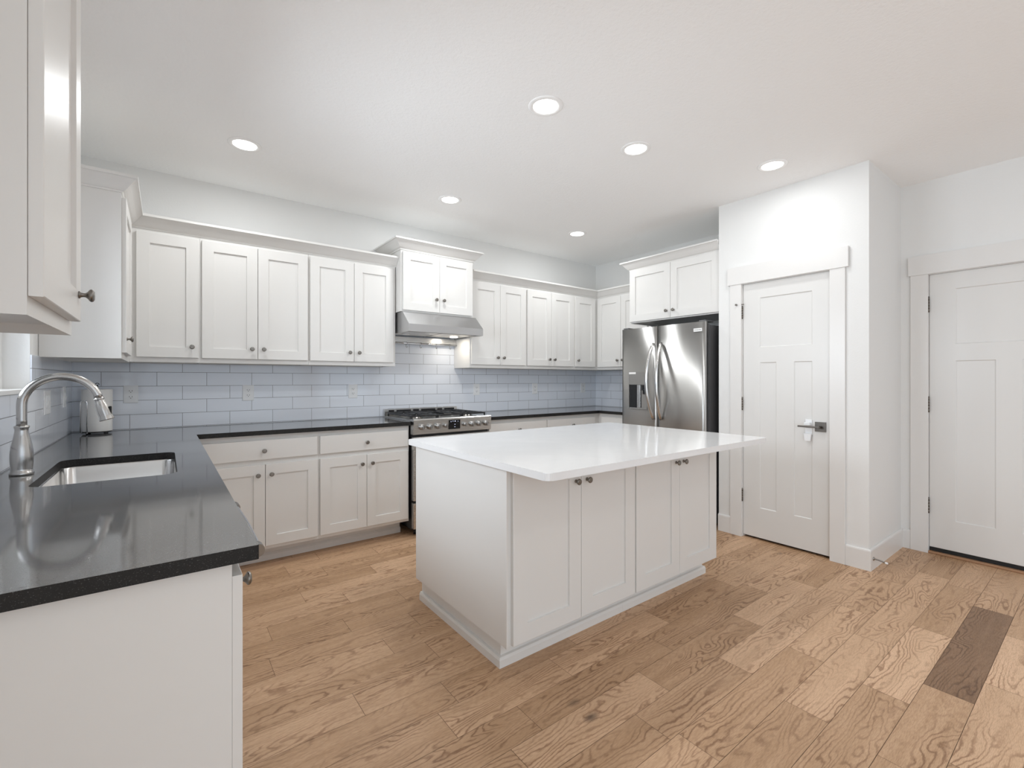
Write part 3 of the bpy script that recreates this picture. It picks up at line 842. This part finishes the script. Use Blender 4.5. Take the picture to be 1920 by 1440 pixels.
def switch(label, y0, wide, z):
    t = thing('light_switch', label, 'light switch', (LX+.0068, y0, z), PI/2)
    obj('cover_plate', slab(wide, .122, .005, [], ch=.002), plastic_m, t, world=False)
    n = 2 if wide > .1 else 1
    for k in range(n):
        c = wide/2+(k-(n-1)/2)*.046
        obj('rocker', prism(bmesh.new(), [(-.0051, .028), (-.0051, .094), (-.0068, .094), (-.0105, .058), (-.0068, .028)], 'x', c-.0165, c+.0165), plastic_m, t, world=False)
switch('wide white two-gang switch on the tile below the window jamb', 3.205, .150, 1.100)
switch('narrow white switch on the side-wall tile closest to the inside corner', 3.745, .078, 1.112)

# ------------------------------------------------------------------ recessed ceiling lights
ring_me = mesh('trim_ring', lathe(bmesh.new(), [(.066, -.001), (.070, -.006), (.088, -.0045), (.094, -.0008), (.094, 0), (.066, 0)], (0, 0, 0), n=40), ring_m)
lens_me = mesh('lens', lathe(bmesh.new(), [(.0655, -.0035), (.0655, -.0005)], (0, 0, 0), n=40), lens_m)
L6 = [(.398, 3.294, 'round recessed light nearest the left cabinet run, over the sink corner'),
      (1.854, 3.294, 'round recessed light over the range and hood'),
      (3.308, 3.293, 'smallest recessed light, over the far inside corner'),
      (1.629, 1.857, 'round recessed light over the near end of the island, largest of them'),
      (2.388, 1.857, 'round recessed light over the far end of the island'),
      (3.319, 1.436, 'round recessed light by the pantry wall, casting a glow on it')]
for x, y, lab in L6:
    dim = .42 if x > 3.3 and y < 2 else 1.0
    t = thing('recessed_light', lab, 'ceiling light', (x, y, CZ-.0003), 0, 'recessed ceiling lights')
    inst('trim_ring', ring_me, t); inst('lens', lens_me, t)
    d = bpy.data.lights.new('lamp', 'AREA'); d.shape = 'DISK'; d.size = .13; d.energy = CAN_POWER*dim; d.color = CAN_COL; d.spread = PI
    o = bpy.data.objects.new('lamp', d); C.objects.link(o); o.parent = t; o.location = (0, 0, -.0075)
# bare lamps without fixtures, added out of view behind the camera as fill
for x, y in ((1.2, -.6), (3.2, -.6), (1.2, -2.4), (3.2, -2.4)):
    d = bpy.data.lights.new('lamp', 'AREA'); d.shape = 'DISK'; d.size = .13; d.energy = 3.0; d.color = CAN_COL; d.spread = PI
    o = bpy.data.objects.new('lamp', d); C.objects.link(o); o.location = (x, y, CZ-.01)

# ------------------------------------------------------------------ range hood
t = thing('range_hood', 'stainless under-cabinet range hood with sloped front', 'range hood', (1.974, 3.8, 1.677))
hx0, hx1, hyf = 1.607, 2.340, 3.540
bm = bmesh.new()
prof = [(hyf, 1.677), (hyf, 1.740), (3.668, 1.8555), (BY-.08, 1.8555), (BY-.08, 1.677), (BY-.085, 1.677), (BY-.085, 1.80), (hyf+.004, 1.80-.07), (hyf+.004, 1.677)]
# shell: top/front sheet, two cheeks
prism(bm, [(hyf, 1.677), (hyf, 1.740), (3.668, 1.8555), (3.669, 1.853), (hyf+.0025, 1.739), (hyf+.0025, 1.677)], 'x', hx0, hx1)
for xa in (hx0, hx1-.003): prism(bm, [(hyf+.0025, 1.677), (hyf+.0025, 1.739), (3.669, 1.853), (BY-.078, 1.853), (BY-.078, 1.677)], 'x', xa, xa+.003)
box(bm, hx0, hx1, 3.668, BY-.078, 1.852, 1.8555)
obj('shell', bm, hood_m, t)
obj('liner', box(bmesh.new(), hx0+.0035, hx1-.0035, hyf+.012, BY-.082, 1.690, 1.700), steel_m, t)
for a in (hx0+.02, hx0+.375): obj('filter', B(a, a+.335, hyf+.12, BY-.12, 1.6845, 1.6897), steel_m, t)
for a in (hx0+.12, hx0+.30, hx0+.42, hx0+.50): obj('switch_button', B(a, a+.045, hyf+.035, hyf+.055, 1.6855, 1.6897), black_m, t)
for xa in (hx0+.12, hx1-.12):
    bm = lathe(bmesh.new(), [(.034, -.006), (.038, -.003), (.038, 0)], (xa, hyf+.21+.12, 1.6843), n=24)
    obj('hood_lamp', bm, hoodlens_m if xa > 2 else plastic_m, t)
    if xa < 2: continue
    d = bpy.data.lights.new('lamp', 'AREA'); d.shape = 'DISK'; d.size = .06; d.energy = .85; d.color = (1, .90, .76)
    o = bpy.data.objects.new('lamp', d); C.objects.link(o); o.parent = t; o.location = Vector((xa, hyf+.33, 1.676))-t.location
# back rail and hooks
t = thing('utensil_rail', 'stainless wall rail with a rounded lip below the range hood', 'rail', (1.974, 4.06, 1.617))
obj('rail_panel', B(1.5965, 2.3495, 4.045, BY-.0072, 1.622, 1.676), steel_m, t)
bm = bmesh.new(); cyl(bm, (1.597, 4.036, 1.617), (2.3495, 4.036, 1.617), .008, n=16)
obj('rail_bar', bm, chrome_m, t)
hook = bmesh.new()
pts = [(0, .0105*math.cos(a), .0105*math.sin(a)) for a in [PI*1.15-i*PI*1.15/10 for i in range(11)]]
pts = [(0, y, z) for _, y, z in pts]+[(0, .0105, -.02)]+[(0, .0105-.011*(1-math.cos(PI*i/8)), -.03-.011*math.sin(PI*i/8)) for i in range(9)]
tube(hook, pts, .0017, 8)
hook_me = mesh('hook', hook, knob_m)
for x, lab, rz in ((1.81, 'small steel S-hook at the sink end of the hood rail', .5), (1.955, 'small steel S-hook, second along from the sink end of the hood rail', 1.1), (2.12, 'small steel S-hook, third along the hood rail', -.4), (2.275, 'small steel S-hook at the far end of the hood rail', .05)):
    o = bpy.data.objects.new('hook', hook_me); C.objects.link(o); o.location = (x, 4.036, 1.617); o.rotation_euler = (0, 0, rz*.3)
    tag(o, lab, 'hook', 'hooks on the hood rail')

# ------------------------------------------------------------------ range
t = thing('gas_range', 'stainless gas range with black grates and round control knobs', 'stove', (1.98, 3.77, 0))
rx0, rx1, ryf = 1.601, 2.357, 3.437
obj('oven_body', B(rx0+.004, rx1-.004, ryf+.045, BY-.03, .05, .905), black_m, t)
# control panel (sloped a little)
bm = bmesh.new(); prism(bm, [(ryf+.004, .828), (ryf-.004, .945), (ryf+.004, .9525), (ryf+.06, .9525), (ryf+.06, .828)], 'x', rx0, rx1)
cp = obj('control_panel', bm, steel_m, t)
kz = .888; sl = -.0005
def rng_knob(x, r):
    bm = bmesh.new(); o = (x, ryf-.0002, kz); ax = (0, -1, .06)
    lathe(bm, [(r, 0), (r*1.0, .004), (r*.90, .008), (r*.86, .022), (r*.78, .026), (.001, .0265)], o, ax, 24)
    k = box(bmesh.new(), x-.0055, x+.0055, ryf-.042, ryf-.02, kz-r*.86, kz+r*.86, .002)
    me_ = bpy.data.meshes.new('tmp'); k.to_mesh(me_); k.free(); bm.from_mesh(me_)
    obj('knob', bm, knobst_m, t)
def pu(u): # position along the panel from fractions of its width
    return rx0+u*(rx1-rx0)
for u in (.091, .187, .284): rng_knob(pu(u), .025)
rng_knob(pu(.378), .019)
rng_knob(pu(.626), .019)
for u in (.724, .820, .918): rng_knob(pu(u), .025)
bm = bmesh.new(); prism(bm, [(ryf-.0055, .853), (ryf-.0075, .932), (ryf, .932), (ryf+.002, .853)], 'x', pu(.425), pu(.570))
dsp = obj('display', bm, display_m, t)
for ux, uz, sx_, sz_ in ((.450, .918, .0018, .004), (.475, .921, .004, .0018), (.503, .920, .0045, .0035), (.540, .918, .002, .0025), (.500, .893, .005, .0014), (.500, .872, .005, .0014)):
    obj('icon', B(pu(ux)-sx_, pu(ux)+sx_, ryf-.0085, ryf-.0072+(.932-uz)*.02, uz-sz_, uz+sz_), icon_m, dsp)
# oven door, handle, drawer
dr_ = obj('oven_door', B(rx0+.002, rx1-.002, ryf+.003, ryf+.044, .290, .806, .004), steel_m, t)
obj('oven_window', B(rx0+.12, rx1-.12, ryf-.0005, ryf+.0025, .40, .68), display_m, dr_)
bm = bmesh.new(); cyl(bm, (rx0+.05, ryf-.045, .765), (rx1-.05, ryf-.045, .765), .012)
for xa in (rx0+.07, rx1-.07): cyl(bm, (xa, ryf-.045, .765), (xa, ryf+.003, .765), .009)
obj('oven_handle', bm, steel_m, dr_)
obj('storage_drawer', B(rx0+.002, rx1-.002, ryf+.003, ryf+.044, .062, .272, .004), steel_m, t)
for xa in (rx0+.05, rx1-.05):
    for ya in (ryf+.08, BY-.08): obj('foot', cyl(bmesh.new(), (xa, ya, 0.0005), (xa, ya, .05), .015), black_m, t)
obj('cooktop', box(bmesh.new(), rx0-.0+.001, rx1-.001, ryf+.0605, BY-.062, .9055, .942, .003), steel_m, t)
# back riser with slots
bm = bmesh.new(); ry0, ry1 = BY-.060, BY-.012
box(bm, rx0, rx1, ry0+.012, ry1, .9055, 1.004); box(bm, rx0, rx1, ry0, ry0+.0115, .9055, .940)
rs = obj('back_riser', bm, steel_m, t)
for a, b_ in ((.05, .12), (.15, .34), (.37, .45), (.48, .68), (.71, .78), (.81, .96)):
    obj('vent_slot', B(pu(a), pu(b_), ry0+.0112, ry0+.0118, .974, .994), black_m, rs); obj('vent_slot', B(pu(a), pu(b_), ry0+.016, ry1-.01, 1.0042, 1.0048), black_m, rs)
# burners
for bx, by_, br_ in ((.17, .20, .045), (.17, .62, .038), (.50, .41, .055), (.83, .20, .050), (.83, .62, .035)):
    X, Y = pu(bx), ryf+.10+by_*.62
    b1 = obj('burner', lathe(bmesh.new(), [(br_+.014, 0), (br_+.012, .005), (br_, .006), (br_, .013)], (X, Y, .9422), n=28), nickel_m, t)
    obj('burner_cap', lathe(bmesh.new(), [(br_-.002, .0132), (br_, .016), (br_*.9, .021), (.001, .022)], (X, Y, .9422), n=28), iron_m, b1)
def grate(x0, x1, y0, y1, cs):
    bm = bmesh.new(); z0, z1 = .9655, .9785; b_ = .011
    for a in (x0, x1-b_): box(bm, a, a+b_, y0, y1, z0, z1)
    for a in (y0, (y0+y1)/2-b_/2, y1-b_): box(bm, x0+b_, x1-b_, a, a+b_, z0, z1)
    for a in (x0, x1-b_):
        for c_ in (y0, y1-b_): box(bm, a, a+b_, c_, c_+b_, .9425, z0)
    for cx_, cy_ in cs:
        for k in range(8):
            an = k*PI/4+PI/8*0
            dx, dy = math.cos(an), math.sin(an)
            L_ = 1e9
            if abs(dx) > .1: L_ = min(L_, ((x1-b_ if dx > 0 else x0+b_)-cx_)/dx)
            if abs(dy) > .1: L_ = min(L_, ((y1 if dy > 0 else y0)-cy_)/dy if len(cs) == 1 else .15)
            L_ = min(L_, .16)
            p0 = Vector((cx_+dx*.022, cy_+dy*.022)); p1 = Vector((cx_+dx*L_, cy_+dy*L_)); nn = Vector((-dy, dx))*.0045
            prism(bm, [tuple(p0-nn), tuple(p1-nn), tuple(p1+nn), tuple(p0+nn)], 'z', z0+.002, z1+.002)
    obj('grate', bm, iron_m, t)
gy0, gy1 = ryf+.075, BY-.085
grate(rx0+.012, pu(.335), gy0, gy1, [(pu(.17), ryf+.10+.2*.62), (pu(.17), ryf+.10+.62*.62)])
grate(pu(.34), pu(.66), gy0, gy1, [(pu(.5), ryf+.10+.41*.62)])
grate(pu(.665), rx1-.012, gy0, gy1, [(pu(.83), ryf+.10+.2*.62), (pu(.83), ryf+.10+.62*.62)])

# ------------------------------------------------------------------ refrigerator
t = thing('refrigerator', 'stainless side-by-side refrigerator with ice dispenser in the alcove', 'refrigerator', (4.05, 2.565, 0))
fy0, fy1, fxf, fz = 2.117, 3.012, 3.652, 1.772
obj('case', B(3.735, 4.43, fy0+.004, fy1-.004, .02, 1.745), grey_m, t)
ys = 2.5965
def fdoor(name, y0, y1, bulge):
    bm = bmesh.new(); n = 14; pts = []
    for i in range(n+1):
        s = i/n; y = y0+(y1-y0)*s
        x = fxf+bulge*(2*s-1)**2*1.0
        edge = min(s, 1-s)*(y1-y0)
        if edge < .012: x += .010*(1-edge/.012)
        pts.append((x, y))
    # finer edges
    pts2 = [(fxf+bulge+.024, y0)] + [(fxf+bulge+.010, y0)] + [(fxf+bulge+.002, y0+.004)] + pts[1:-1] + [(fxf+bulge+.002, y1-.004)] + [(fxf+bulge+.010, y1)] + [(fxf+bulge+.024, y1)]
    prism(bm, pts2, 'z', .075, fz)
    for f in bm.faces:
        if abs(f.normal.z) < .5: f.smooth = False
    for f in bm.faces:
        c = f.calc_center_median()
        if c.x < fxf+bulge+.004 and abs(c.z-(.075+fz)/2) < .1: f.smooth = True
    return bm
ds = {}
for nm, a, b_ in (('freezer_door', ys+.003, fy1), ('fridge_door', fy0, ys-.003)):
    ds[nm] = obj(nm, fdoor(nm, a, b_, .006), fridge_m, t)
    obj('gasket', B(fxf+.0305, 3.705, a+.014, b_-.014, .085, fz-.02), rubber_m, ds[nm])
    obj('inner_liner', B(3.7055, 3.7345, a+.008, b_-.008, .085, fz-.015), grey_m, ds[nm])
# hinge covers
for a in (fy0+.01, fy1-.07): obj('hinge_cover', B(3.67, 3.80, a, a+.06, fz+.0005, fz+.014, .003), grey_m, t)
obj('toe_grille', B(3.70, 3.734, fy0+.01, fy1-.01, .004, .07), black_m, t)
# bowed handles
def fhandle(yc, lean):
    bm = bmesh.new(); pts = []; rad = []
    n = 24; z0, z1 = .905, 1.615
    for i in range(n+1):
        s = i/n; z = z0+(z1-z0)*s
        b_ = math.sin(PI*s)
        x = fxf-.006-.072*b_**.75; y = yc+lean*b_**.8
        pts.append((x, y, z)); rad.append((.0095+.003*b_, .0155))
    tube(bm, pts, .01, 16, rad=rad, flat=(1, 0, 0))
    return bm
obj('handle', fhandle(ys+.035, .030), handle_m, ds['freezer_door'])
obj('handle', fhandle(ys-.045, -.0), handle_m, ds['fridge_door'])
# dispenser on the freezer door
dy0, dy1 = 2.700, 2.915
bm = bmesh.new()
xo = fxf-.012
box(bm, xo, fxf+.008, dy0, dy1, 1.225, 1.350, .0015); box(bm, xo, fxf+.008, dy0, dy0+.006, .995, 1.225); box(bm, xo, fxf+.008, dy1-.006, dy1, .995, 1.225); box(bm, xo, fxf+.008, dy0+.006, dy1-.006, .995, 1.003)
fp = obj('dispenser_panel', bm, fridge_m, ds['freezer_door'])
bm = bmesh.new()
# flat black sheet on the door face giving the dark of the niche
box(bm, fxf-.0015, fxf-.0005, dy0+.006, dy1-.006, 1.003, 1.225)
obj('dispenser_niche', bm, black_m, fp)
obj('dispenser_chute', B(fxf-.009, fxf-.002, dy0+.080, dy0+.118, 1.004, 1.224, .002), steel_m, fp)
obj('dispenser_back', B(fxf-.004, fxf-.002, dy0+.007, dy0+.069, 1.004, 1.224), fridge_m, fp)
obj('dispenser_spout', B(fxf-.011, fxf-.0045, dy0+.010, dy0+.062, 1.170, 1.222, .002), black_m, fp)
bm = bmesh.new(); box(bm, fxf-.016, fxf-.002, dy0+.022, dy0+.048, 1.135, 1.18, .003)
obj('dispenser_paddle', bm, black_m, fp)
obj('drip_tray', B(fxf-.022, fxf-.0125, dy0+.004, dy1-.004, .993, 1.003, .001), steel_m, fp)
tag_o = obj('paper_tag', B(fxf-.0126, fxf-.0121, dy1-.085, dy1-.005, 1.328, 1.346), tape_m, fp)
# badge with lettering
bd = obj('badge', B(fxf+.0005, fxf+.0022, 2.148, 2.226, 1.688, 1.716), tape_m, ds['fridge_door'])
bd.location.x -= .0022
tc_ = bpy.data.curves.new('badge_text', 'FONT'); tc_.body = 'FRIGIDAIRE'; tc_.size = .0125; tc_.align_x = 'CENTER'; tc_.align_y = 'CENTER'; tc_.extrude = .0002
tmp = bpy.data.objects.new('tmp', tc_); C.objects.link(tmp)
bpy.context.view_layer.update()
me_ = bpy.data.meshes.new_from_object(tmp.evaluated_get(bpy.context.evaluated_depsgraph_get()))
bpy.data.objects.remove(tmp)
me_.transform(Matrix.Translation(Vector((fxf-.0019, 2.187, 1.702))-t.location) @ Matrix.Rotation(-PI/2, 4, 'Z') @ Matrix.Rotation(PI/2, 4, 'X'))
me_.materials.clear(); me_.materials.append(slot_m)
o = bpy.data.objects.new('badge_text', me_); C.objects.link(o); o.parent = ds['fridge_door']

# ------------------------------------------------------------------ island
IX0, IX1, IYF, IYB, ITOP = 1.163, 2.830, 1.580, 2.452, .928
def island_unit(label, x0, x1, doors, left, right):
    t = thing('island_cabinet', label, 'cabinet', (x0, IYB, 0))
    obj('cabinet_body', B(x0, x1, IYF, IYB, .13, ITOP-.0305), cab_m, t)
    kx0 = x0+.030 if left else x0
    obj('toe_kick', B(kx0, x1, IYF+.085, IYB-.004, 0, .1295), cab_m, t)
    pf = [(.0005, 0), (.0165, 0), (.0165, .034), (.012, .046), (.0005, .048)]
    if left: pth = [(kx0, IYB-.004), (kx0, IYF+.085), (x1, IYF+.085)]
    else: pth = [(kx0, IYF+.085), (x1, IYF+.085), (x1, IYB-.004)]
    obj('base_moulding', mould(bmesh.new(), pth, pf), cab_m, t)
    for a, b_, k in doors:
        o = leaf(t, 'door', a-x0, b_-x0, .134, ITOP-.042, IYF-IYB, ((a+.036 if k == 'l' else b_-.036)-x0, .793), st=.078)
    return t
XM = 2.008
t = island_unit('island cabinet with two tall doors and the broad plain end panel facing the sink', IX0+.0005, XM-.0005, [(1.187, 1.596, 'r'), (1.599, 2.003, 'l')], True, False)
obj('end_panel', B(IX0-.006, IX0, IYF-.010, IYB, .13, ITOP-.0305), cab_m, t)
island_unit('island cabinet with two tall doors at the end toward the refrigerator', XM, IX1, [(2.014, 2.413, 'r'), (2.416, 2.822, 'l')], False, True)
out = fillet([(1.128, 1.275), (2.888, 1.275), (2.888, 2.512), (1.128, 2.512)], [.028, .028, .028, .028], 6)
counter_L('countertop', out, None, ITOP-.030, ITOP, white_q, 'polished white quartz island top with rounded corners and deep overhang', 'countertop')
